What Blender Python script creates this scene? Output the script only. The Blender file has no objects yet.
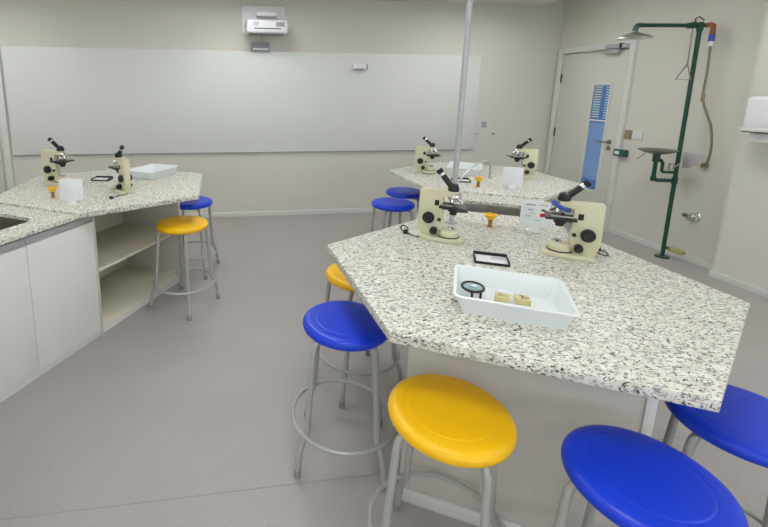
import bpy, bmesh, math, random
from mathutils import Vector, Matrix
random.seed(7)
S = bpy.context.scene
COL = S.collection
R = math.radians
PI = math.pi

# ------------------------------------------------------------------ camera
cam_d = bpy.data.cameras.new('camera')
cam = bpy.data.objects.new('camera', cam_d)
COL.objects.link(cam)
S.camera = cam
FPX, PX, PY = 439.5, 283.95, 175.35
cam_d.sensor_fit = 'HORIZONTAL'
cam_d.sensor_width = 36.0
cam_d.lens = FPX * 36.0 / 768.0
cam_d.shift_x = (384.0 - PX) / 768.0
cam_d.shift_y = -(263.5 - PY) / 768.0
cam_d.clip_start = 0.02
pitch, roll, yaw = 0.1955, 0.0085, 0.146
r0 = Vector((1, 0, 0)); f0 = Vector((0, math.cos(pitch), -math.sin(pitch))); u0 = Vector((0, math.sin(pitch), math.cos(pitch)))
rr = r0 * math.cos(roll) + u0 * math.sin(roll)
uu = -r0 * math.sin(roll) + u0 * math.cos(roll)
M3 = Matrix.Rotation(-yaw, 3, 'Z')
rr = M3 @ rr; uu = M3 @ uu; ff = M3 @ f0
mw = Matrix((rr, uu, -ff)).transposed().to_4x4()
mw.translation = Vector((0, 0, 1.6))
cam.matrix_world = mw

# ------------------------------------------------------------------ world, view
w = bpy.data.worlds.new('world'); S.world = w; w.use_nodes = True
w.node_tree.nodes['Background'].inputs[0].default_value = (0.75, 0.8, 0.85, 1)
w.node_tree.nodes['Background'].inputs[1].default_value = 0.35
S.view_settings.view_transform = 'Standard'
S.view_settings.look = 'None'
S.view_settings.gamma = 1.0
S.view_settings.use_curve_mapping = False
S.view_settings.exposure = 0.40
LAMP_STRENGTH = 9.5

# ------------------------------------------------------------------ materials
def srgb(c):
    return tuple(((v / 255.0) / 12.92 if v / 255.0 <= 0.04045 else ((v / 255.0 + 0.055) / 1.055) ** 2.4) for v in c) + (1.0,)
MATS = {}
def mat(name, col, rough=0.5, metal=0.0, noise=0.0, scale=20.0, bump=0.0, coat=0.0, trans=0.0, emit=None, estr=0.0, spec=0.5, alpha=1.0, bscale=None):
    m = bpy.data.materials.new(name); m.use_nodes = True
    nt = m.node_tree; b = nt.nodes['Principled BSDF']
    c = srgb(col)
    b.inputs['Base Color'].default_value = c
    b.inputs['Roughness'].default_value = rough
    b.inputs['Metallic'].default_value = metal
    b.inputs['Coat Weight'].default_value = coat
    b.inputs['Coat Roughness'].default_value = 0.15
    b.inputs['Specular IOR Level'].default_value = spec
    b.inputs['Transmission Weight'].default_value = trans
    if emit:
        b.inputs['Emission Color'].default_value = srgb(emit)
        b.inputs['Emission Strength'].default_value = estr
    tc = nt.nodes.new('ShaderNodeTexCoord')
    nz = nt.nodes.new('ShaderNodeTexNoise'); nz.inputs['Scale'].default_value = scale; nz.inputs['Detail'].default_value = 4
    nt.links.new(tc.outputs['Object'], nz.inputs['Vector'])
    rmp = nt.nodes.new('ShaderNodeValToRGB')
    k = max(noise, 0.012)
    rmp.color_ramp.elements[0].position = 0.3; rmp.color_ramp.elements[1].position = 0.7
    rmp.color_ramp.elements[0].color = tuple(v * (1 - k) for v in c[:3]) + (1,)
    rmp.color_ramp.elements[1].color = tuple(min(1, v * (1 + k)) for v in c[:3]) + (1,)
    nt.links.new(nz.outputs['Fac'], rmp.inputs['Fac'])
    nt.links.new(rmp.outputs['Color'], b.inputs['Base Color'])
    if bump:
        n2 = nt.nodes.new('ShaderNodeTexNoise'); n2.inputs['Scale'].default_value = bscale or scale * 4; n2.inputs['Detail'].default_value = 3
        nt.links.new(tc.outputs['Object'], n2.inputs['Vector'])
        bp = nt.nodes.new('ShaderNodeBump'); bp.inputs['Strength'].default_value = bump; bp.inputs['Distance'].default_value = 0.002
        nt.links.new(n2.outputs['Fac'], bp.inputs['Height']); nt.links.new(bp.outputs['Normal'], b.inputs['Normal'])
    MATS[name] = m
    return m

mat('wall_paint', (217, 215, 204), 0.8, noise=0.015, scale=1.5, bump=0.15, bscale=120)
mat('ceiling_paint', (226, 226, 220), 0.9, noise=0.01, scale=2)
mat('trim_white', (222, 223, 218), 0.45)
mat('door_paint', (214, 215, 204), 0.45, noise=0.01, scale=3)
mat('board', (224, 228, 222), 0.5, noise=0.012, scale=1.2)
mat('laminate', (230, 232, 226), 0.4, noise=0.01, scale=4)
mat('laminate_inside', (226, 220, 202), 0.5, noise=0.012, scale=4)
mat('laminate_panel', (208, 204, 193), 0.45, noise=0.01, scale=4)
mat('aluminium', (186, 189, 191), 0.4, 0.45, noise=0.03, scale=60)
mat('steel', (200, 198, 192), 0.28, 0.95, noise=0.06, scale=40)
mat('steel_dark', (150, 146, 138), 0.35, 0.9, noise=0.1, scale=30)
mat('chrome', (225, 225, 225), 0.12, 1.0)
mat('stool_metal', (182, 182, 178), 0.38, 0.3, noise=0.03, scale=50)
mat('foot_rubber', (150, 149, 146), 0.7)
mat('yellow_plastic', (255, 198, 0), 0.36, noise=0.012, scale=6, bump=0.12, bscale=900)
mat('blue_plastic', (0, 58, 214), 0.34, noise=0.02, scale=6, bump=0.12, bscale=900)
mat('cream_enamel', (214, 209, 176), 0.4, noise=0.015, scale=20)
mat('black_plastic', (22, 22, 23), 0.38)
mat('black_rubber', (26, 26, 27), 0.65)
mat('white_plastic', (232, 236, 236), 0.35)
mat('tray_plastic', (232, 238, 238), 0.3, trans=0.0, noise=0.01, scale=12)
mat('perforated_grey', (200, 196, 198), 0.4, 0.2)
mat('red_plastic', (190, 12, 30), 0.4)
mat('blue_enamel', (50, 78, 170), 0.35)
mat('green_pipe', (14, 70, 52), 0.38, noise=0.04, scale=15)
mat('teal_box', (40, 96, 88), 0.45)
mat('brown_pipe', (150, 84, 40), 0.45)
mat('brass', (160, 140, 92), 0.4, 0.5, noise=0.1, scale=60)
mat('hose', (140, 130, 108), 0.45, 0.3, noise=0.15, scale=200)
mat('valve_wrap', (176, 168, 104), 0.6, noise=0.2, scale=90)
mat('bronze_switch', (158, 138, 112), 0.45)
mat('blue_film', (134, 168, 222), 0.22, noise=0.03, scale=3)
mat('label_mint', (205, 232, 214), 0.5)
mat('label_yellow', (222, 226, 150), 0.5)
mat('band_blue', (80, 130, 196), 0.4)
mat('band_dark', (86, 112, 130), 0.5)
mat('paper', (238, 238, 242), 0.6)
mat('ink_violet', (120, 110, 165), 0.6)
mat('ink_red', (205, 120, 130), 0.6)
mat('ink_green', (150, 205, 185), 0.6)
mat('ink_grey', (168, 168, 176), 0.6)
mat('yellow_cup', (250, 200, 24), 0.4)
mat('amber', (150, 104, 40), 0.3)
mat('resin', (246, 232, 168), 0.12, trans=0.35)
mat('specimen', (96, 70, 40), 0.6, noise=0.4, scale=90)
mat('lens', (190, 220, 222), 0.06, trans=0.5)
mat('projector_white', (232, 233, 234), 0.35)
mat('projector_grey', (150, 154, 158), 0.4)
mat('dark_gap', (70, 70, 68), 0.7)
mat('lamp_diffuser', (255, 255, 255), 0.5, emit=(252, 253, 255), estr=LAMP_STRENGTH)
mat('seam', (171, 165, 161), 0.8)
mat('daylight_glass', (225, 232, 238), 0.1, emit=(235, 242, 255), estr=2.5)

def floor_mat():
    m = bpy.data.materials.new('vinyl_floor'); m.use_nodes = True
    nt = m.node_tree; b = nt.nodes['Principled BSDF']; L = nt.links
    tc = nt.nodes.new('ShaderNodeTexCoord')
    n1 = nt.nodes.new('ShaderNodeTexNoise'); n1.inputs['Scale'].default_value = 2.2; n1.inputs['Detail'].default_value = 3
    n2 = nt.nodes.new('ShaderNodeTexNoise'); n2.inputs['Scale'].default_value = 170; n2.inputs['Detail'].default_value = 2
    for n in (n1, n2): L.new(tc.outputs['Object'], n.inputs['Vector'])
    r1 = nt.nodes.new('ShaderNodeValToRGB'); r1.color_ramp.elements[0].position = .3; r1.color_ramp.elements[1].position = .7
    r1.color_ramp.elements[0].color = srgb((177, 171, 167)); r1.color_ramp.elements[1].color = srgb((183, 178, 174))
    r2 = nt.nodes.new('ShaderNodeValToRGB'); r2.color_ramp.elements[0].position = .35; r2.color_ramp.elements[1].position = .65
    r2.color_ramp.elements[0].color = (.82, .82, .83, 1); r2.color_ramp.elements[1].color = (1, 1, 1, 1)
    L.new(n1.outputs['Fac'], r1.inputs['Fac']); L.new(n2.outputs['Fac'], r2.inputs['Fac'])
    mx = nt.nodes.new('ShaderNodeMix'); mx.data_type = 'RGBA'; mx.blend_type = 'MULTIPLY'; mx.inputs['Factor'].default_value = 1
    L.new(r1.outputs['Color'], mx.inputs['A']); L.new(r2.outputs['Color'], mx.inputs['B'])
    L.new(mx.outputs['Result'], b.inputs['Base Color'])
    b.inputs['Roughness'].default_value = 0.45
    bp = nt.nodes.new('ShaderNodeBump'); bp.inputs['Strength'].default_value = .25; bp.inputs['Distance'].default_value = .001
    L.new(n2.outputs['Fac'], bp.inputs['Height']); L.new(bp.outputs['Normal'], b.inputs['Normal'])
    MATS['vinyl_floor'] = m
floor_mat()

def granite():
    m = bpy.data.materials.new('granite'); m.use_nodes = True
    nt = m.node_tree; b = nt.nodes['Principled BSDF']; L = nt.links
    tc = nt.nodes.new('ShaderNodeTexCoord')
    mp = nt.nodes.new('ShaderNodeMapping'); mp.inputs['Rotation'].default_value = (0, 0, R(12)); mp.inputs['Scale'].default_value = (0.62, 1.0, 1.0)
    L.new(tc.outputs['Object'], mp.inputs['Vector'])
    def noise(scale, detail, dist=0.0):
        n = nt.nodes.new('ShaderNodeTexNoise'); n.inputs['Scale'].default_value = scale; n.inputs['Detail'].default_value = detail
        n.inputs['Distortion'].default_value = dist; n.inputs['Roughness'].default_value = .6
        L.new(mp.outputs['Vector'], n.inputs['Vector']); return n
    def ramp(src, p0, p1, c0, c1):
        r = nt.nodes.new('ShaderNodeValToRGB'); r.color_ramp.elements[0].position = p0; r.color_ramp.elements[1].position = p1
        r.color_ramp.elements[0].color = c0; r.color_ramp.elements[1].color = c1
        L.new(src, r.inputs['Fac']); return r
    def mix(a, bb, fac):
        x = nt.nodes.new('ShaderNodeMix'); x.data_type = 'RGBA'
        L.new(fac, x.inputs['Factor'])
        if isinstance(a, tuple): x.inputs['A'].default_value = a
        else: L.new(a, x.inputs['A'])
        if isinstance(bb, tuple): x.inputs['B'].default_value = bb
        else: L.new(bb, x.inputs['B'])
        return x.outputs['Result']
    K = (0, 0, 0, 1); W = (1, 1, 1, 1)
    base = ramp(noise(28, 4).outputs['Fac'], .35, .65, srgb((214, 213, 197)), srgb((240, 239, 228))).outputs['Color']
    g = ramp(noise(95, 3, .6).outputs['Fac'], .53, .60, K, W).outputs['Color']        # grey translucent grains
    c = mix(base, srgb((160, 158, 152)), g)
    g2 = ramp(noise(130, 2, .3).outputs['Fac'], .61, .645, K, W).outputs['Color']
    c = mix(c, srgb((88, 88, 100)), g2)
    g3 = ramp(noise(74, 3, .8).outputs['Fac'], .62, .645, K, W).outputs['Color']
    c = mix(c, srgb((62, 60, 66)), g3)
    g4 = ramp(noise(70, 1, .2).outputs['Fac'], .70, .73, K, W).outputs['Color']
    c = mix(c, srgb((150, 104, 84)), g4)
    L.new(c, b.inputs['Base Color'])
    b.inputs['Roughness'].default_value = .38
    b.inputs['Specular IOR Level'].default_value = .3
    MATS['granite'] = m
granite()

# ------------------------------------------------------------------ mesh builder
class MB:
    def __init__(s): s.bm = bmesh.new()
    def _place(s, verts, M): bmesh.ops.transform(s.bm, matrix=M, verts=verts)
    def box(s, c, size, bev=0.0, rz=0.0, seg=2, M=None):
        g = bmesh.ops.create_cube(s.bm, size=1.0); v = g['verts']
        bmesh.ops.scale(s.bm, vec=size, verts=v)
        if bev:
            e = list({e for x in v for e in x.link_edges})
            r = bmesh.ops.bevel(s.bm, geom=e, offset=bev, segments=seg, affect='EDGES', profile=.5)
            v = list({x for f in r['faces'] for x in f.verts} | {x for x in v if x.is_valid})
        T = Matrix.Translation(c) @ Matrix.Rotation(rz, 4, 'Z')
        s._place(v, T if M is None else M @ T)
        return s
    def tube(s, pts, r, seg=10, caps=True, r2=None):
        pts = [Vector(p) for p in pts]; n = len(pts)
        rings = []; prev = None
        for i, p in enumerate(pts):
            if i == 0: t = pts[1] - p
            elif i == n - 1: t = p - pts[i - 1]
            else: t = (pts[i + 1] - p).normalized() + (p - pts[i - 1]).normalized()
            t.normalize()
            if prev is None:
                a = Vector((0, 0, 1)) if abs(t.z) < .9 else Vector((1, 0, 0))
                nx = t.cross(a).normalized()
            else:
                nx = (prev - t * prev.dot(t)).normalized()
            prev = nx; ny = t.cross(nx)
            rad = r if r2 is None else r + (r2 - r) * i / (n - 1)
            rings.append([s.bm.verts.new(p + nx * math.cos(2 * PI * k / seg) * rad + ny * math.sin(2 * PI * k / seg) * rad) for k in range(seg)])
        for i in range(n - 1):
            for k in range(seg):
                f = s.bm.faces.new((rings[i][k], rings[i][(k + 1) % seg], rings[i + 1][(k + 1) % seg], rings[i + 1][k])); f.smooth = True
        if caps:
            s.bm.faces.new(rings[0][::-1]); s.bm.faces.new(rings[-1])
        return s
    def torus(s, c, Rm, r, seg=40, sub=8, M=None):
        M = M or Matrix.Identity(4); g = []
        for i in range(seg):
            a = 2 * PI * i / seg; ring = []
            for k in range(sub):
                b = 2 * PI * k / sub
                p = Vector(((Rm + r * math.cos(b)) * math.cos(a), (Rm + r * math.cos(b)) * math.sin(a), r * math.sin(b)))
                ring.append(s.bm.verts.new(M @ p + Vector(c)))
            g.append(ring)
        for i in range(seg):
            for k in range(sub):
                f = s.bm.faces.new((g[i][k], g[(i + 1) % seg][k], g[(i + 1) % seg][(k + 1) % sub], g[i][(k + 1) % sub])); f.smooth = True
        return s
    def lathe(s, prof, M=None, seg=32, smooth=True):
        M = M or Matrix.Identity(4); rings = []
        for (r, z) in prof:
            if r < 1e-6: rings.append([s.bm.verts.new(M @ Vector((0, 0, z)))])
            else: rings.append([s.bm.verts.new(M @ Vector((r * math.cos(2 * PI * k / seg), r * math.sin(2 * PI * k / seg), z))) for k in range(seg)])
        for a, b in zip(rings[:-1], rings[1:]):
            for k in range(seg):
                k2 = (k + 1) % seg
                if len(a) == 1 and len(b) == 1: continue
                if len(a) == 1: f = s.bm.faces.new((a[0], b[k], b[k2]))
                elif len(b) == 1: f = s.bm.faces.new((a[k], a[k2], b[0]))
                else: f = s.bm.faces.new((a[k], a[k2], b[k2], b[k]))
                f.smooth = smooth
        return s
    def cyl(s, p0, p1, r, seg=20, r2=None, bev=0.0):
        p0 = Vector(p0); p1 = Vector(p1); d = p1 - p0; L = d.length
        M = Matrix.Translation(p0) @ d.to_track_quat('Z', 'Y').to_matrix().to_4x4()
        r2 = r if r2 is None else r2; b = bev
        prof = [(0, 0), (r - b, 0)] + ([(r, b)] if b else []) + [(r2, L - b)] + ([(r2 - b, L)] if b else []) + [(0, L)]
        rings = s.lathe(prof, M, seg)
        return s
    def prism(s, poly, z0, z1, bev=0.0, M=None):
        M = M or Matrix.Identity(4)
        lo = [s.bm.verts.new((x, y, z0)) for x, y in poly]; hi = [s.bm.verts.new((x, y, z1)) for x, y in poly]
        n = len(poly); fs = [s.bm.faces.new(lo[::-1]), s.bm.faces.new(hi)]
        for k in range(n): fs.append(s.bm.faces.new((lo[k], lo[(k + 1) % n], hi[(k + 1) % n], hi[k])))
        v = lo + hi
        if bev:
            e = list({e for x in v for e in x.link_edges})
            r = bmesh.ops.bevel(s.bm, geom=e, offset=bev, segments=2, affect='EDGES', profile=.5)
            v = list({x for f in r['faces'] for x in f.verts} | {x for x in v if x.is_valid})
        s._place(v, M)
        return s
    def build(s, name, m, parent=None, loc=None, kind=None):
        bmesh.ops.recalc_face_normals(s.bm, faces=s.bm.faces[:])
        me = bpy.data.meshes.new(name); s.bm.to_mesh(me); s.bm.free()
        me.materials.append(MATS[m] if isinstance(m, str) else m)
        try: me.set_sharp_from_angle(angle=R(35))
        except Exception: pass
        o = bpy.data.objects.new(name, me); COL.objects.link(o)
        if parent: o.parent = parent
        if loc: o.location = loc
        if kind: o['kind'] = kind
        return o

def tag(o, label, cat, group=None):
    o['label'] = label; o['category'] = cat
    if group: o['group'] = group
    return o
def thing(name, label, cat, loc=(0, 0, 0), rz=0.0, group=None):
    o = bpy.data.objects.new(name, None); COL.objects.link(o)
    o.empty_display_size = .05
    o.location = loc; o.rotation_euler = (0, 0, rz)
    return tag(o, label, cat, group)
def dup(root, loc, rz, label, group=None):
    r = root.copy(); COL.objects.link(r); r.location = loc; r.rotation_euler = (0, 0, rz); r['label'] = label
    if group: r['group'] = group
    for ch in list(root.children):
        c = ch.copy(); COL.objects.link(c); c.parent = r
        for g in list(ch.children):
            d = g.copy(); COL.objects.link(d); d.parent = c
    return r
def round_poly(w, h, r, seg=5, cx=0, cy=0):
    out = []
    for sx, sy, a0 in ((1, 1, 0), (-1, 1, 90), (-1, -1, 180), (1, -1, 270)):
        for k in range(seg + 1):
            a = R(a0 + 90 * k / seg)
            out.append((cx + sx * (w / 2 - r) + r * math.cos(a), cy + sy * (h / 2 - r) + r * math.sin(a)))
    return out

# ------------------------------------------------------------------ room shell
XR, YB, ZC = 4.43, 5.386, 2.74          # right wall, back wall, ceiling
XL, YF = -4.2, -3.2
XB, YBUMP = 4.265, 3.05                 # the thicker part of the right wall starts here
fl = MB().box(((XL + XR) / 2, (YB + YF) / 2, -.05), (XR - XL + .4, YB - YF + .4, .1)).build('floor', 'vinyl_floor', kind='structure')
MB().box((0.0, 1.507, .0008), (8.2, .004, .0016)).build('weld_seam', 'seam', fl)
MB().box((0.0, -.5, .0008), (8.2, .004, .0016)).build('weld_seam', 'seam', fl)
MB().box(((XL + XR) / 2, (YB + YF) / 2, ZC + .05), (XR - XL + .4, YB - YF + .4, .1)).build('ceiling', 'ceiling_paint', kind='structure')
MB().box(((XL + XR) / 2, YB + .06, ZC / 2), (XR - XL + .24, .12, ZC)).build('wall_back', 'wall_paint', kind='structure')
MB().box((XR + .06, (YB + YF) / 2, ZC / 2), (.12, YB - YF, ZC)).build('wall_right', 'wall_paint', kind='structure')
MB().box(((XB + XR) / 2, (YBUMP + YF) / 2, ZC / 2), (XR - XB, YBUMP - YF, ZC)).build('wall_right_front', 'wall_paint', kind='structure')
MB().box((XL - .06, (YB + YF) / 2, ZC / 2), (.12, YB - YF, ZC)).build('wall_left', 'wall_paint', kind='structure')
MB().box(((XL + XR) / 2, YF - .06, ZC / 2), (XR - XL + .24, .12, ZC)).build('wall_front', 'wall_paint', kind='structure')
bh = .062
def base(name, x0, y0, x1, y1):
    c = ((x0 + x1) / 2, (y0 + y1) / 2, bh / 2)
    MB().box(c, (abs(x1 - x0), abs(y1 - y0), bh), .002).build(name, 'trim_white', kind='structure')
base('baseboard_back', -2.28, YB - .013, XR, YB)
base('baseboard_right', XR - .013, YBUMP, XR, 4.262)
base('baseboard_right_front', XB - .013, YF, XB, YBUMP + .013)
# ceiling bulkhead over the board wall
MB().box(((XL + 4.0) / 2, YB - .35, 2.65 + .045), (4.0 - XL, .70, .09), .003).build('trim_1', 'ceiling_paint', kind='structure')

# windows on the wall behind the camera (the room's daylight)
for i, xc in enumerate((-2.6, 0.1, 2.8)):
    wn = MB().box((xc, YF + .015, 1.65), (1.9, .03, 1.1)).build('window_%d' % (i + 1), 'daylight_glass', kind='structure')
    fr = MB()
    for x in (-.97, 0, .97): fr.box((xc + x, YF + .03, 1.65), (.06, .05, 1.2), .004)
    for z in (1.07, 2.23): fr.box((xc, YF + .03, z), (2.0, .05, .06), .004)
    fr.build('window_frame', 'aluminium', wn)

# ceiling lamps
lamp0 = None
LY = (4.45, 2.6, .6, -1.6); LX = (-2.6, .25, 3.0)
for iy, y in enumerate(LY):
    for ix, x in enumerate(LX):
        lab = 'recessed square ceiling lamp, %s column, %s row from the board' % (('left', 'middle', 'right')[ix], ('first', 'second', 'third', 'last')[iy])
        if lamp0 is None:
            lamp0 = thing('ceiling_lamp', lab, 'lamp', (x, y, ZC), 0, 'ceiling lamps')
            f = MB()
            for a, b, c, d in ((-.31, 0, .02, .64), (.31, 0, .02, .64), (0, -.31, .6, .02), (0, .31, .6, .02)): f.box((a, b, -.012), (c, d, .024), .002)
            f.build('lamp_frame', 'trim_white', lamp0)
            MB().box((0, 0, -.008), (.6, .6, .012)).build('diffuser', 'lamp_diffuser', lamp0)
        else:
            dup(lamp0, (x, y, ZC), 0, lab)

# ------------------------------------------------------------------ granite islands
ZT = .86; TH = .034; ZS = .846
SD = Vector((.5, math.sqrt(3) / 2)); TD = Vector((math.sqrt(3) / 2, -.5))   # along the bench, across it
ROT = R(60)
def P(O, s, t): return (O[0] + SD.x * s + TD.x * t, O[1] + SD.y * s + TD.y * t)
def hexslab(c, side, name, label):
    pts = [(side * math.cos(R(a)), side * math.sin(R(a))) for a in (30, 90, 150, 210, 270, 330)]
    o = MB().prism(pts, -TH, 0, .003).build(name, 'granite', loc=(c[0], c[1], ZT))
    return tag(o, label, 'countertop')
def polyslab(pts, name, label, c):
    o = MB().prism([(x - c[0], y - c[1]) for x, y in pts], -TH, 0, .003).build(name, 'granite', loc=(c[0], c[1], ZT))
    return tag(o, label, 'countertop')
NEAR = (1.19, 1.56); FAR = (2.235, 3.475); LFAR = (-.84, 3.46); LNEAR = (-.84 - 2.18 * .5, 3.46 - 2.18 * .866)
polyslab([(.504, 1.970), (.511, 1.180), (1.200, .781), (1.868, 1.198), (1.872, 1.975), (1.19, 2.36)], 'hexagonal_granite_top', 'large hexagonal speckled granite top in the foreground holding the white tray', NEAR)
hexslab(FAR, .775, 'hexagonal_granite_top', 'hexagonal speckled granite top in the back, behind the central sink')
hexslab(LFAR, .79, 'hexagonal_granite_top', 'hexagonal speckled granite top on the left above the open shelves')
hexslab(LNEAR, .79, 'hexagonal_granite_top', 'hexagonal granite top at the near end of the left bench, past the left edge')

def sink_piece(O, s0, s1, sc, tc, label, slabel, bl=.30, bw=.40):
    """strip slab with a cut-out for an undermounted steel bowl; O = far hexagon centre, s,t along/across"""
    cx, cy = P(O, (s0 + s1) / 2, 0)
    root = thing('granite_sink_counter', label, 'countertop', (cx, cy, ZS), ROT)
    hw = .395; ls = (s1 - s0) / 2
    u, v = sc - (s0 + s1) / 2, tc            # bowl centre in local (x along s, y = -t)
    v = -v
    th = ZS - (ZT - TH)
    inner = round_poly(bl, bw, .07, 6, u, v)
    bm = bmesh.new()
    outer = [(ls, hw), (-ls, hw), (-ls, -hw), (ls, -hw)]
    m = MB(); bm = m.bm
    for z, flip in ((0, False), (-th, True)):
        iv = [bm.verts.new((x, y, z)) for x, y in inner]
        ov = [bm.verts.new((x, y, z)) for x, y in outer]
        n = len(iv); q = n // 4
        for k in range(4):
            seg = iv[k * q:(k + 1) * q]
            # fan corner k
            for a, b in zip(seg[:-1], seg[1:]): bm.faces.new((ov[k], b, a) if not flip else (ov[k], a, b))
            nxt = iv[((k + 1) * q) % n]
            bm.faces.new((ov[k], ov[(k + 1) % 4], nxt, seg[-1]))
        if z == 0: it, ot = iv, ov
        else: ib, ob = iv, ov
    n = len(it)
    for k in range(n): bm.faces.new((it[k], it[(k + 1) % n], ib[(k + 1) % n], ib[k]))
    for k in range(4): bm.faces.new((ot[k], ot[(k + 1) % 4], ob[(k + 1) % 4], ob[k]))
    m.build('counter_slab', 'granite', root)
    b = MB(); bm = b.bm; rings = []
    for (dz, sh, rad) in ((-th, 0.0, .07), (-th, -.006, .07), (-.13, .006, .068), (-.165, .02, .055), (-.175, .05, .04), (-.178, .12, .02)):
        rings.append([bm.verts.new((x, y, dz)) for x, y in round_poly(bl - 2 * sh, bw - 2 * sh, rad, 6, u, v)])
    for a, c in zip(rings[:-1], rings[1:]):
        for k in range(len(a)):
            f = bm.faces.new((a[k], a[(k + 1) % len(a)], c[(k + 1) % len(a)], c[k])); f.smooth = True
    bm.faces.new(rings[-1])
    bo = b.build('sink_bowl', 'steel_dark', root)
    MB().cyl((u, v, -.179), (u, v, -.173), .028, 16, bev=.002).build('drain', 'steel_dark', bo)
    return root
sink_piece(FAR, -1.498, -.673, -1.05, .05, 'granite counter strip with oval steel sink between the two central hexagonal tops', '')
sink_piece(LFAR, -1.495, -.688, -.985, .03, 'granite counter strip with steel sink above the white doors at far left', '')

# ---- cabinets
def axes(O, s, t): return P(O, s, t)
def box_st(mb, s0, s1, t0, t1, z0, z1, bev=.0015):
    mb.box(((s0 + s1) / 2, -(t0 + t1) / 2, (z0 + z1) / 2), (abs(s1 - s0), abs(t1 - t0), z1 - z0), bev)
ZU = ZT - TH
def shelf_cabinet(O, s0, s1, near_end, label):
    """open shelves facing +t ; local x = s, y = -t ; near_end: True = its closed end panel is at s0"""
    root = thing('shelf_cabinet', label, 'cabinet', (O[0], O[1], 0), ROT)
    T0, T1 = -.36, .385
    ztop = ZU
    m = MB(); box_st(m, s0 + .018, s1 - .018, T0, T0 + .018, 0.0, ztop); m.build('back_panel', 'laminate', root)
    m = MB(); box_st(m, s0 + .018, s1 - .018, T1 - .586, T1 - .57, .055, ztop); m.build('partition', 'laminate_inside', root)
    for a, b in ((s0, s0 + .018), (s1 - .018, s1)):
        m = MB(); box_st(m, a, b, T0, T1, 0.0, ztop); m.build('side_panel', 'laminate_panel', root)
    m = MB(); box_st(m, s0 + .018, s1 - .018, T1 - .569, T1 - .002, .04, .058); m.build('bottom_board', 'laminate_inside', root)
    m = MB(); box_st(m, s0 + .018, s1 - .018, T1 - .569, T1 - .004, .430, .448); m.build('shelf', 'laminate_inside', root)
    m = MB(); box_st(m, s0 + .018, s1 - .018, T1 - .02, T1 - .006, 0.0, .039); m.build('plinth', 'trim_white', root)
    e = s0 if near_end else s1; d = -1 if near_end else 1
    m = MB(); box_st(m, min(e, e + d * .012), max(e, e + d * .012), T0 - .004, T1 + .004, 0.0, .058, .002); m.build('skirting', 'trim_white', root)
    m = MB(); box_st(m, min(e, e + d * .006), max(e, e + d * .006), T1 - .026, T1 + .002, .058, ztop, .001); m.build('edge_strip', 'laminate', root)
    return root
shelf_cabinet(LFAR, -.572, .335, False, 'white open two-level shelf cabinet under the left granite top')
shelf_cabinet(LNEAR, -.335, .688, True, 'white open shelf cabinet at the near end of the left bench')
shelf_cabinet(NEAR, -.402, .66, True, 'white cabinet with closed front panel under the foreground granite top')
shelf_cabinet(FAR, -.66, .38, False, 'white cabinet hidden under the back granite top')
def door_cabinet(O, s0, s1, label):
    root = thing('sink_cabinet', label, 'cabinet', (O[0], O[1], 0), ROT)
    T0, T1 = -.36, .385; g = .003
    m = MB(); box_st(m, s0 + .018, s1 - .018, T0, T0 + .018, .04, ZU); m.build('back_panel', 'laminate', root)
    m = MB(); box_st(m, s0 + .018, s1 - .018, T0 + .018, T1 - .02, .04, .058); m.build('bottom_board', 'laminate_inside', root)
    for a, b in ((s0, s0 + .018), (s1 - .018, s1)):
        m = MB(); box_st(m, a, b, T0, T1 - .02, .04, ZU); m.build('side_panel', 'laminate', root)
    m = MB(); box_st(m, s0, s1, T0 + .01, T1 - .004, 0, .034, .001); m.build('plinth', 'trim_white', root)
    mid = (s0 + s1) / 2
    for a, b in ((s0, mid), (mid, s1)):
        m = MB(); box_st(m, a + g / 2, b - g / 2, T1 - .018, T1 + .002, .036, .776); dr = m.build('door', 'laminate', root)
        m = MB(); box_st(m, a + g / 2, b - g / 2, T1 - .016, T1 + .006, .778, .786, .001)
        box_st(m, a + g / 2, b - g / 2, T1 - .016, T1 - .001, .786, .812, .001)
        box_st(m, a + g / 2, b - g / 2, T1 - .016, T1 + .004, .812, .818, .001)
        m.build('handle_profile', 'aluminium', dr)
    return root
door_cabinet(LFAR, -1.492, -.574, 'white sink cabinet with two doors and aluminium grip rail at far left')
door_cabinet(FAR, -1.512, -.665, 'white sink cabinet under the central counter, hidden behind the foreground island')

# ------------------------------------------------------------------ stools
def make_stool(plastic, label, cat='stool'):
    t = thing('stool', label, cat)
    Rs = .1845; zt = .645
    prof = [(0, zt), (.08, zt - .0002), (.122, zt - .0008), (.127, zt - .001), (.129, zt - .0019), (.1315, zt - .0019), (.1325, zt - .0012), (.138, zt - .0013), (.158, zt - .002), (.170, zt - .0045), (.179, zt - .0105), (.1838, zt - .019), (Rs, zt - .027), (.182, zt - .036), (.176, zt - .042), (.168, zt - .043), (.164, zt - .038), (0, zt - .038)]
    m = MB().lathe(prof, seg=64)
    m.build('seat', plastic, t)
    for k in range(4):
        a = PI / 2 * k; c, s = math.cos(a), math.sin(a)
        def q(r, z): return (r * c, r * s, z)
        pts = [q(.03, .592), q(.13, .592), q(.150, .590), q(.163, .582), q(.171, .568), q(.1745, .55), q(.186, .40), q(.198, .25), q(.200, .21), q(.204, .19), q(.214, .168), q(.228, .142), q(.236, .12), q(.241, .095), q(.249, .03)]
        lg = MB().tube(pts, .0122, 12).build('leg', 'stool_metal', t)
        MB().cyl(q(.2505, 0.0), q(.248, .035), .0148, 14, bev=.002).build('rubber_foot', 'foot_rubber', lg)
    MB().torus((0, 0, .185), .222, .0085, 56, 10).build('foot_ring', 'stool_metal', t)
    MB().cyl((0, 0, .598), (0, 0, .607), .09, 24).build('mounting_plate', 'stool_metal', t)
    return t
yel = make_stool('yellow_plastic', 'yellow round stool in front of the foreground island\'s white panel')
yel.location = (.681, 1.094, 0); yel.rotation_euler.z = R(7); yel['group'] = 'round lab stools'
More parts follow.
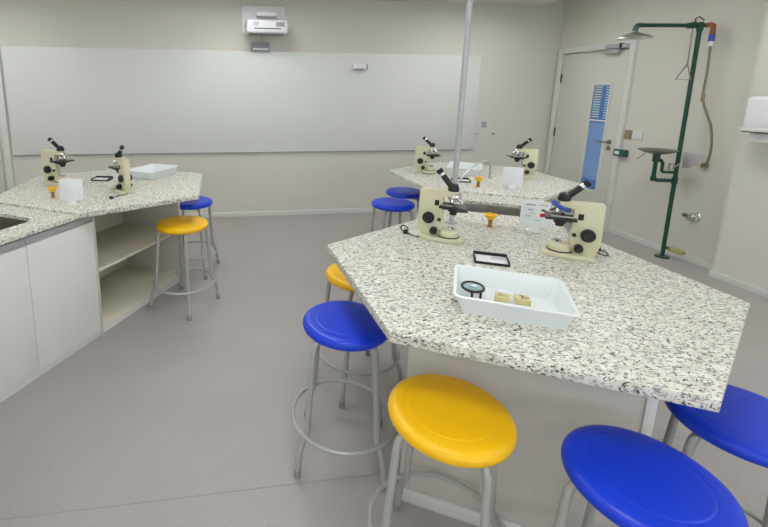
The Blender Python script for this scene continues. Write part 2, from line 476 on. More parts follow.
blu = make_stool('blue_plastic', 'large blue stool in the lower right foreground, right of the yellow one')
blu.location = (1.06, .806, 0); blu.rotation_euler.z = R(72); blu['group'] = 'round lab stools'
for src, x, y, a, lab in (
    (blu, .516, 1.654, 27, 'blue stool at the left edge of the foreground top, before a half-hidden yellow stool'),
    (yel, -.281, 3.142, 11, 'yellow stool standing in front of the open shelves of the left bench'),
    (yel, .731, 2.124, -34, 'yellow stool mostly hidden under the left edge of the foreground granite top'),
    (blu, 1.556, .951, 0, 'blue stool cut by the right picture edge, under the right corner of the foreground top'),
    (blu, -.258, 3.776, 28, 'blue stool behind the yellow stool at the tip of the left bench'),
    (blu, 1.475, 3.515, 45, 'front one of the two blue stools beside the back granite top'),
    (blu, 1.765, 3.917, 20, 'rear one of the two blue stools beside the back granite top')):
    dup(src, (x, y, 0), R(a), lab)

# ------------------------------------------------------------------ microscopes
def make_microscope(label, loc, rz, variant=0, sc=1.0, el=41):
    t = thing('microscope', label, 'microscope', loc, rz, 'student microscopes')
    t.scale = (sc, sc, sc)
    # base foot
    foot = [(-.105, -.045), (-.09, -.06), (.02, -.065), (.105, -.05), (.115, -.035), (.115, .035), (.105, .05), (.02, .065), (-.09, .06), (-.105, .045)]
    MB().prism(foot, 0, .022, .004).build('base', 'cream_enamel', t)
    MB().lathe([(0, .022), (.053, .022), (.053, .05), (.045, .060), (0, .060)], Matrix.Translation((.035, 0, 0)), 28).build('illuminator_drum', 'cream_enamel', t)
    MB().torus((.035, 0, .026), .0535, .003, 32, 6).build('drum_seal', 'black_rubber', t)
    MB().lathe([(0, .060), (.02, .060), (.02, .068), (.016, .072), (0, .072)], Matrix.Translation((.05, 0, 0)), 20).build('light_port', 'chrome', t)
    # arm in the XZ plane, 46 mm thick
    A = [(-.10, .02), (-.015, .02), (.0, .06), (.005, .105), (-.002, .135), (-.006, .235), (.052, .240), (.060, .246), (.060, .268), (.052, .268), (-.112, .270), (-.120, .262), (-.122, .07), (-.112, .045)]
    Mx = Matrix.Rotation(PI / 2, 4, 'X')
    ar = MB().prism([(x, z) for x, z in A], -.0225, .0225, .004, Mx).build('arm', 'cream_enamel', t)
    # recessed cut-out plate on each side of the arm, at stage height
    for sy in (-1, 1):
        MB().box((-.03, sy * .0225, .200), (.022, .003, .03), .001).build('slot_plate', 'black_plastic', ar)
    # stage
    st = MB().box((.05, 0, .186), (.13, .12, .010), .002).build('stage', 'black_plastic', t)
    m = MB(); m.box((.0, 0, .18), (.05, .03, .028), .003); m.build('stage_bracket', 'black_plastic', st)
    m = MB(); m.box((.045, .03, .194), (.09, .012, .006), .001).box((.02, -.035, .194), (.05, .01, .006), .001)
    m.build('slide_clip', 'steel', st)
    MB().cyl((.07, -.07, .176), (.125, -.085, .188), .005, 10).build('stage_rod', 'black_plastic', st)
    if variant == 1:
        MB().cyl((.115, .02, .187), (.135, .026, .187), .009, 12, bev=.002).build('stage_knob', 'red_plastic', st)['label'] = 'red stage knob'
    m = MB(); m.cyl((.05, 0, .181), (.05, 0, .158), .026, 20).cyl((.05, 0, .158), (.05, 0, .142), .018, 18); m.build('condenser', 'black_plastic', t)
    # nosepiece
    ax = Vector((.42, 0, -.9)).normalized()
    c = Vector((.05, 0, .243))
    nz = MB().cyl(c - ax * .002, c + ax * .014, .046 if variant == 1 else .034, 28, bev=.003).build('nosepiece', 'blue_enamel' if variant == 1 else 'chrome', t)
    side = ax.cross(Vector((0, 1, 0))).normalized()
    for k, L in enumerate((.030, .042, .026)):
        a = R(200 + 120 * k)
        rad = side * math.cos(a) + Vector((0, 1, 0)) * math.sin(a)
        p = c + ax * .013 + rad * .019
        d = (ax + rad * .38).normalized()
        o = MB(); o.cyl(p, p + d * L * .55, .0105, 14, bev=.001).cyl(p + d * L * .55, p + d * L, .0085, 14, r2=.0055)
        o.build('objective', 'chrome', nz)
    # head
    MB().lathe([(0, .270), (.026, .270), (.028, .276), (.028, .286), (.025, .292), (.022, .304), (.012, .309), (0, .309)], Matrix.Translation((.043, 0, -.003)), 24).build('head', 'black_plastic', t)
    b = Vector((.036, 0, .284)); d = Vector((-math.cos(R(el)), 0, math.sin(R(el))))
    tb = MB().cyl(b, b + d * .085, .0155, 18, r2=.0145).build('eyepiece_tube', 'black_plastic', t)
    MB().cyl(b + d * .078, b + d * .092, .0158, 18).build('tube_collar', 'chrome', tb)
    MB().cyl(b + d * .092, b + d * .115, .0165, 18, bev=.002).build('eyepiece', 'black_rubber', tb)
    # knobs
    for sy in (-1, 1):
        k = MB(); k.cyl((-.066, sy * .0215, .118), (-.066, sy * .043, .118), .030, 28, bev=.003); k.cyl((-.066, sy * .043, .118), (-.066, sy * .05, .118), .019, 22, bev=.002)
        k.build('coarse_knob', 'black_plastic', t)
        k = MB(); k.cyl((-.012, sy * .0215, .112), (-.012, sy * .034, .112), .009, 16, bev=.001); k.build('fine_knob', 'black_plastic', t)
        k = MB(); k.cyl((-.035, sy * .0215, .052), (-.035, sy * .052, .052), .019, 20, bev=.003); k.cyl((-.035, sy * .052, .052), (-.035, sy * .062, .052), .012, 16)
        k.build('lamp_knob', 'black_plastic', t)
    return t
m1 = make_microscope('cream microscope beside the metal pole on the foreground top, power cord lying at its left', (1.095, 1.98, ZT), R(-36), sc=.95, el=50)
m2 = make_microscope('cream microscope on the foreground top at right, blue nosepiece and red stage knob', (1.568, 1.700, ZT), R(144), variant=1, sc=.95, el=45)
m3 = make_microscope('small microscope at the left corner of the back granite top', (1.86, 3.72, ZT), R(-24), sc=.88)
m4 = make_microscope('small microscope at the right side of the back granite top, before the door', (2.60, 3.43, ZT), R(158), sc=.92)
m5 = make_microscope('microscope on the left granite top, left one, near the yellow cup', (-1.24, 3.54, ZT), R(-20), sc=.97)
m6 = make_microscope('microscope on the left granite top seen from behind, beside the white tray', (-.70, 3.22, ZT), R(122), sc=.92)

def cord(name, pts, label, parent=None, r=.0028):
    # smooth through points
    P_ = [Vector(p) for p in pts]; out = []
    for i in range(len(P_) - 1):
        p0 = P_[max(i - 1, 0)]; p1 = P_[i]; p2 = P_[i + 1]; p3 = P_[min(i + 2, len(P_) - 1)]
        for k in range(5):
            t = k / 5
            out.append(.5 * ((2 * p1) + (p2 - p0) * t + (2 * p0 - 5 * p1 + 4 * p2 - p3) * t * t + (-p0 + 3 * p1 - 3 * p2 + p3) * t ** 3))
    out.append(P_[-1])
    return MB().tube(out, r, 8).build(name, 'black_rubber', parent)
def local(t, p):
    a = t.rotation_euler.z; x = p[0] - t.location.x; y = p[1] - t.location.y
    k = t.scale.x
    return ((x * math.cos(a) + y * math.sin(a)) / k, (-x * math.sin(a) + y * math.cos(a)) / k, (p[2] - t.location.z) / k)
z = ZT + .004
c1 = cord('power_cord', [local(m1, p) for p in ((1.045, 2.06, ZT + .045), (1.03, 2.02, z + .01), (.985, 2.02, z), (.965, 2.09, z), (1.0, 2.17, z), (.99, 2.21, z), (.955, 2.15, z), (.952, 2.095, z))], '', m1)
MB().box(local(m1, (.952, 2.085, ZT + .010)), (.022, .03, .018), .003).build('power_plug', 'black_rubber', m1)
c2 = cord('power_cord', [local(m2, p) for p in ((1.67, 1.70, ZT + .04), (1.70, 1.66, z + .01), (1.745, 1.665, z), (1.77, 1.71, z), (1.75, 1.75, z))], '', m2)
MB().box(local(m2, (1.755, 1.735, ZT + .012)), (.024, .03, .022), .003).build('power_plug', 'black_rubber', m2)
cord('power_cord', [local(m3, p) for p in ((1.82, 3.72, ZT + .04), (1.80, 3.68, z + .01), (1.79, 3.64, z), (1.84, 3.60, z), (1.9, 3.62, z))], '', m3)
cord('power_cord', [local(m6, p) for p in ((-.66, 3.19, ZT + .04), (-.65, 3.13, z), (-.70, 3.08, z), (-.725, 3.02, z))], '', m6)
MB().box(local(m6, (-.73, 3.005, ZT + .010)), (.03, .022, .018), .003).build('power_plug', 'black_rubber', m6)

# ------------------------------------------------------------------ trays
def make_tray(label, loc, rz):
    t = thing('plastic_tray', label, 'tray', loc, rz, 'white plastic trays')
    m = MB(); bm = m.bm; rings = []
    W, D, H = .315, .244, .067
    order = [(W - .004, D - .004, .016, .0), (W, D, .018, .004), (W + .030, D + .028, .020, H - .008), (W + .050, D + .048, .026, H - .008), (W + .054, D + .052, .027, H - .002), (W + .050, D + .048, .026, H),
             (W + .030, D + .028, .019, H), (W + .025, D + .023, .018, H - .004), (W - .006, D - .006, .015, .007), (W - .012, D - .012, .012, .003)]
    for w_, d_, r_, z_ in order:
        rings.append([bm.verts.new((x, y, z_)) for x, y in round_poly(w_, d_, r_, 5)])
    for a, b in zip(rings[:-1], rings[1:]):
        for k in range(len(a)):
            f = bm.faces.new((a[k], a[(k + 1) % len(a)], b[(k + 1) % len(a)], b[k])); f.smooth = True
    bm.faces.new(rings[0][::-1]); bm.faces.new(rings[-1])
    m.build('tray_shell', 'tray_plastic', t)
    return t
TC = (.991, 1.298)
tr1 = make_tray('white plastic tray on the foreground top holding a magnifier and two specimen blocks', (TC[0], TC[1], ZT), R(-30))
tr2 = dup(tr1, (-.575, 3.80, ZT), R(60), 'white plastic tray on the left granite top beside a microscope')
tr3 = dup(tr1, (2.20, 3.66, ZT), R(55), 'white plastic tray on the back granite top behind the metal pole')

# things in the near tray
ca, sa = math.cos(R(-30)), math.sin(R(-30))
def TL(x, y, z=0.0): return (TC[0] + x * ca - y * sa, TC[1] + x * sa + y * ca, ZT + .003 + z)
mg = thing('magnifying_glass', 'round black-rimmed magnifier standing at the left end of the foreground tray', 'magnifier', TL(-.118, .0), R(-30))
Mt = Matrix.Rotation(R(4), 4, 'X')
MB().torus((0, 0, .043), .036, .005, 36, 10, Mt).build('lens_rim', 'black_plastic', mg)
MB().lathe([(0, -.0035), (.018, -.003), (.034, 0), (.018, .003), (0, .0035)], Matrix.Translation((0, 0, .043)) @ Mt, 28).build('lens', 'lens', mg)
for x_, y_ in ((.026, -.022), (-.002, -.033)):
    MB().box((x_, y_, .0185), (.008, .006, .037), .001).build('leg', 'black_plastic', mg)
MB().box((0, .034, .021), (.008, .006, .042), .001).build('leg', 'black_plastic', mg)
for i, (x, y, a, lab) in enumerate(((-.018, .020, -38, 'yellowish resin specimen block in the middle of the foreground tray, left one'), (.046, .030, -26, 'clear amber resin block with dark specimen, right one in the foreground tray'))):
    b = thing('specimen_block', lab, 'specimen', TL(x, y), R(a), 'resin specimen blocks')
    MB().box((0, 0, .011), (.050, .046, .022), .004).build('resin_block', 'resin', b)
    s_ = MB()
    for k in range(7):
        s_.box((random.uniform(-.014, .014), random.uniform(-.012, .012), .0222), (random.uniform(.004, .010), random.uniform(.002, .005), .0015), 0, random.uniform(0, 3))
    s_.build('specimen', 'specimen', b)

# ------------------------------------------------------------------ small table things
def card_box(label, loc, rz):
    b = thing('slide_box', label, 'box', loc, rz, 'black-edged slide boxes')
    MB().box((0, 0, .003), (.140, .100, .006), .001).build('box_bottom', 'black_plastic', b)
    for c, s_ in (((0, .046, .0145), (.140, .010, .017)), ((0, -.048, .0085), (.140, .006, .005)), ((-.067, 0, .0125), (.006, .090, .013)), ((.067, 0, .0125), (.006, .090, .013))):
        MB().box(c, s_, .001).build('box_wall', 'black_plastic', b)
    p = MB().box((0, -.002, .0085), (.128, .089, .004), .0005).build('paper_insert', 'paper', b)
    l = MB()
    for k in range(5):
        l.box((.03, .03 - k * .008, .0107), (.06 - .01 * (k % 2), .0022, .0006))
    l.build('printed_lines', 'ink_grey', p)
    return b
sb = card_box('black-edged slide box with white paper behind the foreground tray', (1.172, 1.678, ZT), R(-27))
dup(sb, (-.95, 3.66, ZT), R(-12), 'black-edged slide box on the left granite top between the two microscopes')
dup(sb, (1.96, 3.30, ZT), R(-20), 'black-edged slide box on the back granite top, right of the metal pole')

def card_stand(label, loc, rz, ink=True):
    b = thing('card_stand', label, 'sign', loc, rz, 'white card stands')
    Mx = Matrix.Rotation(PI / 2, 4, 'X')
    MB().prism(round_poly(.074, .05, .012), 0, .006, .001).build('foot', 'white_plastic', b)
    MB().box((0, 0, .016), (.05, .014, .022), .002).build('stem', 'white_plastic', b)
    c = MB().prism(round_poly(.140, .140, .012, 5, 0, .095), -.006, .006, .0015, Mx).build('card', 'white_plastic', b)
    if ink:
        def strokes(x0, y0, n, col, name, w=.006, h=.008):
            k_ = MB()
            for k in range(n): k_.box((x0 + k * .009, -.0065, y0 + (k % 2) * .001), (w, .0008, h * (1 if k % 3 else .7)))
            o = k_.build(name, col, c)
        strokes(-.045, .145, 5, 'ink_violet', 'printed_heading')
        strokes(.012, .145, 5, 'ink_red', 'printed_heading', .005, .006)
        strokes(-.035, .118, 3, 'ink_violet', 'printed_marks', .007, .006)
        strokes(-.03, .10, 4, 'ink_red', 'printed_marks', .005, .004)
        strokes(-.045, .082, 3, 'ink_green', 'printed_marks', .008, .008)
        strokes(.0, .062, 4, 'ink_green', 'printed_marks', .007, .005)
    return b
card_stand('white upright card stand with printed marks in front of the blue-nosed microscope', (1.655, 2.04, ZT), R(-28))
cs = card_stand('plain white card stand on the back top, left of the right-hand microscope', (2.205, 3.00, ZT), R(-22), False)
dup(cs, (-.945, 2.90, ZT), R(-2), 'plain white card stand at the front edge of the left granite top')

def cup(label, loc):
    b = thing('yellow_cup_model', label, 'model', loc, 0, 'yellow cups on stems')
    MB().lathe([(0, 0), (.014, 0), (.015, .004), (.010, .010), (.011, .03), (.013, .045), (0, .045)], None, 18).build('stem', 'amber', b)
    MB().lathe([(0, .042), (.012, .042), (.026, .056), (.033, .070), (.030, .071), (.022, .060), (.010, .052), (0, .051)], None, 22).build('cup', 'yellow_cup', b)
    p = MB()
    for k in range(6):
        a = k * PI / 3
        p.box((.030 * math.cos(a), .030 * math.sin(a), .070), (.014, .018, .004), .001, a)
    p.build('petals', 'yellow_cup', b)
    return b
cu = cup('yellow cup on an amber stem on the foreground top, in front of the sink', (1.464, 2.135, ZT))
dup(cu, (1.99, 3.10, ZT), 0, 'yellow cup on the back granite top, left of the plain card stand')
dup(cu, (-1.125, 3.085, ZT), 0, 'yellow cup on the left granite top, left of the card stand')

# ------------------------------------------------------------------ metal pole and tap
pl = thing('service_pole', 'tall grey metal pole rising from the foreground top to the ceiling', 'pole', (1.292, 2.235, ZT))
MB().cyl((0, 0, 0), (0, 0, ZC - ZT), .0150, 20).build('pole_tube', 'aluminium', pl)
MB().cyl((0, 0, 0), (0, 0, .006), .03, 24, bev=.001).build('pole_flange', 'aluminium', pl)
MB().cyl((0, 0, ZC - ZT - .008), (0, 0, ZC - ZT), .035, 24).build('ceiling_flange', 'aluminium', pl)

tx, ty = 1.515, 2.60
tp = thing('sink_tap', 'thin chrome swan-neck tap arching over the central sink', 'tap', (tx, ty, ZS), 0)
MB().lathe([(0, 0), (.026, 0), (.026, .006), (.016, .012), (.014, .05), (.012, .06), (0, .06)], None, 20).build('tap_body', 'chrome', tp)
E1 = Vector((.196, -.02, 0))
def q(s, z): return (E1.x * s, E1.y * s, z)
cord_pts = [q(0, .055), q(.03, .15), q(.30, .225), q(.65, .290), q(.82, .305), q(.98, .298), q(1.08, .27), q(1.10, .235), q(1.10, .21)]
P_ = [Vector(p) for p in cord_pts]; out = []
for i in range(len(P_) - 1):
    p0 = P_[max(i - 1, 0)]; p1 = P_[i]; p2 = P_[i + 1]; p3 = P_[min(i + 2, len(P_) - 1)]
    for k in range(5):
        t = k / 5
        out.append(.5 * ((2 * p1) + (p2 - p0) * t + (2 * p0 - 5 * p1 + 4 * p2 - p3) * t * t + (-p0 + 3 * p1 - 3 * p2 + p3) * t ** 3))
out.append(P_[-1])
MB().tube(out, .0065, 12).build('tap_spout', 'steel', tp)
MB().cyl(out[-1], out[-1] - Vector((0, 0, .018)), .009, 12).build('tap_nozzle', 'chrome', tp)
MB().tube([(0, 0, .05), (-.03, .02, .062), (-.06, .04, .066)], .004, 8).build('tap_lever', 'chrome', tp)

# ------------------------------------------------------------------ back wall things
wb = thing('whiteboard', 'long pale whiteboard covering most of the back wall', 'board', (.49, YB - .001, .826))
MB().box((0, -.011, .60), (5.66, .022, 1.20), .002).build('board_panel', 'board', wb)
MB().box((0, -.0125, -.004), (5.66, .025, .010), .001).build('lower_edge', 'projector_grey', wb)

pj = thing('projector', 'white short-throw projector on a wall bracket above the whiteboard', 'projector', (.53, YB, 2.225))
MB().box((.0, -.012, .16), (.50, .024, .30), .006).build('wall_plate', 'projector_white', pj)
MB().box((.03, -.08, .205), (.24, .13, .05), .01).build('bracket_arm', 'projector_white', pj)
bd = MB().box((.02, -.165, .050), (.47, .25, .145), .022, 0, 3).build('body', 'projector_white', pj)
MB().box((.02, -.292, .028), (.30, .006, .010), .002).build('front_slot', 'dark_gap', bd)
MB().box((.02, -.165, -.016), (.40, .22, .02), .006).build('underside_panel', 'projector_grey', bd)
MB().box((.165, -.285, .075), (.10, .012, .05), .004).build('lens_window', 'projector_grey', bd)
for k in range(5):
    MB().box((-.13 + k * .012, -.291, .075), (.005, .006, .05), .001).build('vent_slat', 'projector_grey', bd)
sp = thing('sensor_box', 'small grey box on the wall just beneath the projector', 'sensor', (.495, YB, 2.02))
MB().box((0, -.03, .055), (.21, .06, .10), .006).build('housing', 'projector_grey', sp)
MB().box((0, -.062, .03), (.18, .006, .018), .002).build('white_strip', 'projector_white', sp)
MB().tube([(.02, -.01, .10), (.02, -.01, .17), (.03, -.012, .235)], .004, 8).build('cable', 'projector_grey', sp)
bx = thing('board_receiver', 'small white box mounted on the upper middle of the whiteboard', 'receiver', (1.715, YB - .022, 1.825))
MB().box((0, -.022, .04), (.185, .044, .075), .006).build('housing', 'projector_white', bx)
MB().box((-.02, -.045, .012), (.13, .004, .010), .001).build('dark_slot', 'dark_gap', bx)
MB().box((.082, -.045, .04), (.016, .004, .070), .001).build('side_strip', 'projector_grey', bx)
sw = thing('wall_socket', 'white double wall plate right of the whiteboard', 'socket', (3.445, YB, 1.11))
MB().box((0, -.006, .048), (.13, .012, .095), .003).build('cover_plate', 'trim_white', sw)
for k in (.030, .066): MB().box((0, -.0135, k), (.07, .003, .026), .001).build('socket_insert', 'projector_grey', sw)
so = thing('wall_socket', 'small cream double wall plate below the white plate at the whiteboard edge', 'socket', (3.375, YB, 1.03))
MB().box((0, -.006, .027), (.075, .012, .06), .003).build('cover_plate', 'laminate', so)
for k in (.012, .042): MB().box((0, -.0135, k), (.05, .003, .008), .001).build('socket_slot', 'bronze_switch', so)
ho = thing('wall_hook', 'tiny dark hook on the back wall beside the wall plates', 'hook', (3.60, YB, 1.03))
MB().cyl((0, 0, 0), (0, -.008, 0), .014, 14).build('hook_plate', 'projector_grey', ho)
MB().cyl((0, -.006, 0), (0, -.03, .004), .006, 10).build('hook_pin', 'dark_gap', ho)

# left door in the back wall
d1 = MB().box((-2.865, YB - .006, 1.04), (.80, .03, 2.08), .002).build('door_1', 'door_paint', kind='structure')
fr = MB(); fr.box((-2.415 + .02, YB - .015, 1.06), (.062, .05, 2.12), .003).box((-3.32, YB - .015, 1.06), (.07, .05, 2.12), .003).box((-2.86, YB - .015, 2.12), (.99, .05, .07), .003)
fr.build('trim_2', 'trim_white', kind='structure')
h = MB().cyl((-2.50, YB - .02, 1.03), (-2.50, YB - .065, 1.03), .012, 12).tube([(-2.50, YB - .06, 1.03), (-2.54, YB - .062, 1.03), (-2.62, YB - .062, 1.028)], .008, 10)
h.build('door_handle', 'steel_dark', d1)
MB().cyl((-2.50, YB - .02, 1.03), (-2.50, YB - .028, 1.03), .024, 18).build('handle_rose', 'steel_dark', d1)
MB().cyl((-2.50, YB - .02, .965), (-2.50, YB - .028, .965), .022, 18).build('keyhole_rose', 'steel_dark', d1)

# ------------------------------------------------------------------ door on the right wall
d2 = MB().box((XR - .008, 4.805, 1.03), (.03, .93, 2.05), .002)
d2 = d2.build('door_2', 'door_paint', kind='structure')
fr = MB()
fr.box((XR - .012, 4.30, 1.065), (.05, .07, 2.13), .003).box((XR - .012, 5.315, 1.065), (.05, .075, 2.13), .003).box((XR - .012, 4.81, 2.098), (.05, .96, .07), .003)
fr.build('trim_3', 'trim_white', kind='structure')
MB().box((XR - .026, 4.34, 1.03), (.004, .006, 2.05)).build('door_gap', 'dark_gap', d2)
MB().box((XR - .026, 4.80, 2.059), (.004, .93, .006)).build('door_gap', 'dark_gap', d2)
wf = MB()
y0, y1, z0, z1 = 4.505, 4.725, .44, 1.665
wf.box((XR - .028, y0 - .012, (z0 + z1) / 2), (.012, .024, z1 - z0 + .048), .002).box((XR - .028, y1 + .012, (z0 + z1) / 2), (.012, .024, z1 - z0 + .048), .002)
wf.box((XR - .028, (y0 + y1) / 2, z0 - .012), (.012, y1 - y0, .024), .002).box((XR - .028, (y0 + y1) / 2, z1 + .012), (.012, y1 - y0, .024), .002)
vf = wf.build('vision_frame', 'trim_white', d2)
pn = MB().box((XR - .025, (y0 + y1) / 2, (z0 + z1) / 2), (.004, y1 - y0, z1 - z0)).build('vision_pane', 'blue_film', d2)
MB().box((XR - .0285, (y0 + y1) / 2, (1.27 + z1) / 2), (.002, y1 - y0 - .004, z1 - 1.27), .0005).build('printed_sheet', 'band_blue', vf)
MB().box((XR - .0285, (y0 + y1) / 2, 1.262), (.003, y1 - y0 - .004, .014), .0005).build('sheet_edge', 'paper', vf)
MB().box((XR - .0275, (y0 + y1) / 2, 1.240), (.002, y1 - y0 - .004, .010), .0005).build('sheet_dark_band', 'band_dark', vf)  # dark line just below the sheet's white edge
MB().box((XR - .0275, (y0 + y1) / 2, z0 + .06), (.002, y1 - y0 - .004, .115), .0005).build('lower_band', 'band_blue', vf)
NR = 13
for k in range(NR):
    zz = z1 - .018 - k * (.375 / NR)
    MB().box((XR - .031, 4.655, zz), (.002, .10, .012)).build('label_row', 'label_yellow' if k < 5 else 'label_mint', vf)
    MB().box((XR - .031, 4.528, zz - .004), (.002, .036, .010)).build('label_row', 'label_mint', vf)
for za, zb in ((1.70, 1.81), (1.01, 1.12), (.30, .41)):
    MB().cyl((XR - .030, 5.262, za), (XR - .030, 5.262, zb), .009, 12).build('hinge', 'dark_gap', d2)
MB().tube([(XR - .03, 4.415, 1.028), (XR - .075, 4.418, 1.028), (XR - .08, 4.44, 1.028), (XR - .08, 4.54, 1.026)], .009, 10).build('door_handle', 'steel_dark', d2)
MB().cyl((XR - .022, 4.415, 1.028), (XR - .034, 4.415, 1.028), .027, 20).build('handle_rose', 'steel_dark', d2)
MB().cyl((XR - .022, 4.412, .958), (XR - .034, 4.412, .958), .024, 20).build('keyhole_rose', 'steel_dark', d2)
dc = MB().box((XR - .06, 4.52, 2.035), (.05, .19, .045), .004).build('door_closer', 'aluminium', d2)
MB().box((XR - .05, 4.50, 2.09), (.07, .20, .05), .004).build('closer_body', 'aluminium', dc)
MB().box((XR - .055, 4.40, 2.09), (.07, .02, .052), .002).build('closer_band', 'dark_gap', dc)
MB().box((XR - .05, 4.365, 2.085), (.06, .06, .045), .004).build('closer_bracket', 'aluminium', dc)
MB().tube([(XR - .06, 4.58, 2.06), (XR - .065, 4.74, 2.062), (XR - .05, 4.93, 2.055)], .006, 8).build('closer_arm', 'steel', dc)

# things on the right wall
ex = thing('exit_button', 'dark green box with small white plate beside the door frame', 'button', (XR, 4.245, .89))
MB().box((-.03, 0, .038), (.06, .135, .076), .006).build('housing', 'teal_box', ex)
MB().box((-.0615, .02, .04), (.004, .055, .035), .001).build('white_plate', 'paper', ex)
s1 = thing('wall_switch', 'bronze-coloured switch plate above the green box', 'switch', (XR, 4.212, 1.085))
MB().box((-.006, 0, .05), (.012, .085, .098), .003).build('cover_plate', 'bronze_switch', s1)
for k in range(3): MB().box((-.0135, 0, .022 + k * .028), (.003, .05, .016), .001).build('rocker', 'bronze_switch', s1)
s2 = thing('wall_switch', 'white square wall plate right of the bronze switch', 'switch', (XR, 4.105, 1.09))
MB().box((-.006, 0, .05), (.012, .118, .10), .003).build('cover_plate', 'trim_white', s2)
MB().box((-.0135, 0, .05), (.003, .06, .06), .001).build('rocker', 'trim_white', s2)
fv = thing('flush_valve', 'round chrome valve on the right wall near the floor', 'valve', (XR, 3.385, .44))
MB().cyl((0, 0, 0), (-.012, 0, 0), .045, 28, bev=.003).build('wall_flange', 'chrome', fv)
MB().lathe([(0, 0), (.038, 0), (.040, .02), (.032, .042), (.014, .052), (0, .053)], Matrix.Translation((-.01, 0, 0)) @ Matrix.Rotation(-PI / 2, 4, 'Y'), 24).build('valve_dome', 'chrome', fv)
MB().cyl((-.03, .03, 0), (-.03, .085, .002), .012, 12).cyl((-.03, .075, .002), (-.03, .095, .002), .018, 14).build('spindle', 'steel_dark', fv)

# paper towel dispenser
pd = thing('paper_towel_dispenser', 'white paper towel dispenser on the right wall at the picture edge', 'dispenser', (XB, 2.73, 1.29))
MB().box((-.11, 0, .155), (.22, .36, .25), .03, 0, 4).build('housing', 'projector_white', pd)
MB().box((-.115, 0, .028), (.225, .362, .03), .008).build('lower_lip', 'trim_white', pd)
MB().box((-.12, 0, .010), (.20, .33, .008), .001).build('paper_slot', 'dark_gap', pd)
MB().box((-.13, -.01, -.028), (.10, .28, .07), .003).build('paper_towel', 'paper', pd)
MB().box((-.221, -.02, .20), (.004, .05, .012), .001).build('latch', 'projector_grey', pd)

# ------------------------------------------------------------------ emergency shower
px_, py_ = 4.292, 3.515
es = thing('emergency_shower', 'green emergency shower pipe with steel head, eyewash bowl and hose', 'shower', (px_, py_, 0))
es.rotation_euler.x = -.018
MB().cyl((0, 0, 0), (0, 0, 2.18), .0175, 20).build('standpipe', 'green_pipe', es)
MB().cyl((0, 0, 0), (0, 0, .012), .06, 24, bev=.002).build('floor_flange', 'green_pipe', es)
HA = Vector((3.742 - px_, 3.595 - py_, 0))        # head end of the top arm, seen from the pole
ZA = 2.185
MB().cyl((0, .0, ZA), (HA.x, HA.y, ZA), .0175, 16).cyl((.0, 0, ZA), (-HA.x * .06, -.06, ZA - .002), .0175, 16).build('top_arm', 'green_pipe', es)
MB().cyl((0, 0, ZA - .05), (0, 0, ZA + .028), .025, 18, bev=.004).build('tee_fitting', 'green_pipe', es)
MB().tube([(HA.x - HA.x * .04, HA.y, ZA), (HA.x * 1.02, HA.y, ZA - .004), (HA.x * 1.045, HA.y, ZA - .02), (HA.x * 1.05, HA.y, ZA - .055)], .022, 14).build('arm_elbow', 'green_pipe', es)
hd = MB().lathe([(0, 0), (.02, 0), (.026, -.012), (.06, -.026), (.115, -.045), (.135, -.060), (.137, -.066), (.125, -.064), (0, -.055)], Matrix.Translation((HA.x * 1.05, HA.y, ZA - .05)), 36).build('shower_head', 'steel', es)
MB().cyl((HA.x * 1.05, HA.y, ZA - .10), (HA.x * 1.05, HA.y, ZA - .112), .05, 24).build('spray_plate', 'steel_dark', hd)
# ball valve with pull rod and triangular handle
MB().box((-.075, .01, ZA), (.07, .05, .05), .008).build('ball_valve', 'green_pipe', es)
MB().tube([(-.04, .01, ZA + .02), (-.045, .012, ZA + .06), (-.02, .0, ZA + .075), (.02, -.01, ZA + .045)], .006, 8).build('valve_lever', 'dark_gap', es)
rd = MB().tube([(-.05, .02, ZA + .04), (-.05, .018, 2.0), (-.05, .016, 1.85)], .0045, 8).build('pull_rod', 'steel_dark', es)
MB().tube([(-.05, .016, 1.85), (-.05, .102, 1.715), (-.05, -.036, 1.706), (-.05, .016, 1.85)], .005, 8).build('pull_triangle', 'steel_dark', rd)
# brown elbow, fittings and hose
eb = (-HA.x * .06, -.055, ZA - .002)
MB().tube([(eb[0] - .01, eb[1] + .03, eb[2]), (eb[0] - .005, eb[1] - .01, eb[2] + .002), (eb[0], eb[1] - .03, eb[2] - .012), (eb[0], eb[1] - .032, eb[2] - .09)], .020, 14).build('brown_elbow', 'brown_pipe', es)
MB().cyl((eb[0], eb[1] - .032, eb[2] - .085), (eb[0], eb[1] - .032, eb[2] - .145), .023, 14, bev=.003).build('blue_fitting', 'blue_enamel', es)
MB().cyl((eb[0], eb[1] - .032, eb[2] - .145), (eb[0], eb[1] - .032, eb[2] - .185), .02, 14).build('white_fitting', 'white_plastic', es)
hx = eb[0]; hy = eb[1] - .032
hp = [Vector(p) for p in ((hx, hy, ZA - .18), (hx + .01, hy - .002, 1.80), (hx + .015, hy - .0, 1.55), (hx + .02, hy - .055, 1.40), (hx + .03, hy - .10, 1.28), (hx + .04, hy - .12, 1.12), (hx + .045, hy - .112, 1.0), (hx + .055, hy - .085, .94), (XR - px_ - .02, hy - .06, .935), (XR - px_, hy - .055, .935))]
out = []
for i in range(len(hp) - 1):
    p0 = hp[max(i - 1, 0)]; p1 = hp[i]; p2 = hp[i + 1]; p3 = hp[min(i + 2, len(hp) - 1)]
    for k in range(5):
        t = k / 5
        out.append(.5 * ((2 * p1) + (p2 - p0) * t + (2 * p0 - 5 * p1 + 4 * p2 - p3) * t * t + (-p0 + 3 * p1 - 3 * p2 + p3) * t ** 3))
out.append(hp[-1])
ho_ = MB().tube(out, .0095, 12).build('hose', 'hose', es)
MB().cyl(hp[2] + Vector((0, 0, .035)), hp[2] - Vector((0, 0, .035)), .014, 12).build('hose_joint', 'brass', ho_)
MB().cyl(hp[-2] - Vector((.02, 0, 0)), hp[-1], .022, 14, bev=.003).build('hose_outlet', 'brass', es)
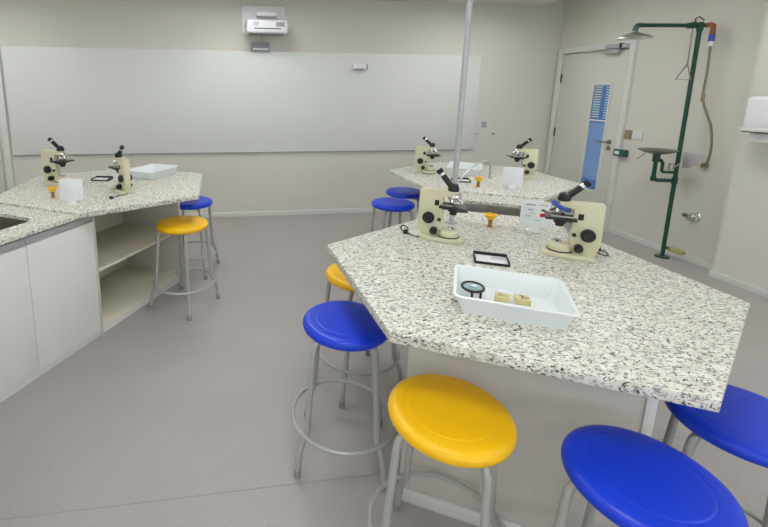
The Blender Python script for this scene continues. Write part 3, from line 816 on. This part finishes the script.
# eyewash
BX, BY = 4.135 - px_, 3.588 - py_
MB().tube([(0, 0, .765), (BX * .82, BY * .82, .762), (BX * .97, BY * .97, .768), (BX, BY, .80), (BX, BY, .99)], .0175, 14).build('eyewash_pipe', 'green_pipe', es)
MB().cyl((BX, BY, .94), (BX, BY, 1.01), .030, 18, bev=.004).build('bowl_socket', 'green_pipe', es)
MB().cyl((BX, BY, .755), (BX, BY, .80), .023, 16, bev=.003).build('pipe_fitting', 'green_pipe', es)
MB().cyl((0, 0, .73), (0, 0, .80), .024, 16, bev=.003).build('pipe_fitting', 'green_pipe', es)
MB().lathe([(0, 0), (.03, 0), (.10, .018), (.148, .040), (.155, .048), (.150, .050), (.095, .026), (.03, .010), (0, .010)], Matrix.Translation((BX, BY, 1.01)), 40).build('eyewash_bowl', 'steel_dark', es)
MB().tube([(BX - .06, BY + .06, 1.02), (BX - .10, BY + .10, .955), (BX - .07, BY + .12, .965)], .004, 8).build('bowl_bracket', 'steel_dark', es)
MB().tube([(0, 0, .845), (BX * .62, BY * .55, .845), (BX * .70, BY * .62, .86), (BX * .70, BY * .62, .93), (BX * .85, BY * .7, .965)], .014, 12).build('branch_pipe', 'green_pipe', es)
MB().cyl((-.045, .02, .87), (-.045, .02, .93), .022, 16, bev=.004).build('eyewash_valve', 'chrome', es)
pp = MB()
Mp = Matrix.Translation((-.035, -.145, .975)) @ Matrix.Rotation(R(-12), 4, 'Z') @ Matrix.Rotation(R(80), 4, 'Y')
pl_ = [(-.08, -.12), (-.08, .07), (.075, .10), (.07, .03), (-.02, -.115)]
pp.prism(pl_, -.003, .003, .001, Mp); ppo = pp.build('push_plate', 'perforated_grey', es)
hh = MB()
for i in range(5):
    for j in range(5):
        if -.055 + j * .024 < -.06 + max(0, i * .018 - .02) * 1.6: continue
        hh.cyl(Mp @ Vector((-.04 + i * .018, -.055 + j * .024, -.0036)), Mp @ Vector((-.04 + i * .018, -.055 + j * .024, .0036)), .005, 8)
hh.build('plate_holes', 'ink_grey', ppo)
MB().tube([(-.045, .0, .90), (-.05, -.03, .91), (-.04, -.06, .94)], .008, 8).build('plate_arm', 'steel', es)
MB().cyl((0, -.015, .105), (0, -.055, .105), .017, 14).build('drain_stub', 'green_pipe', es)
MB().cyl((0, -.05, .105), (0, -.075, .105), .021, 14, bev=.003).build('drain_nut', 'brass', es)
MB().box((-.0, -.135, .108), (.042, .12, .046), .012).build('drain_valve', 'valve_wrap', es)
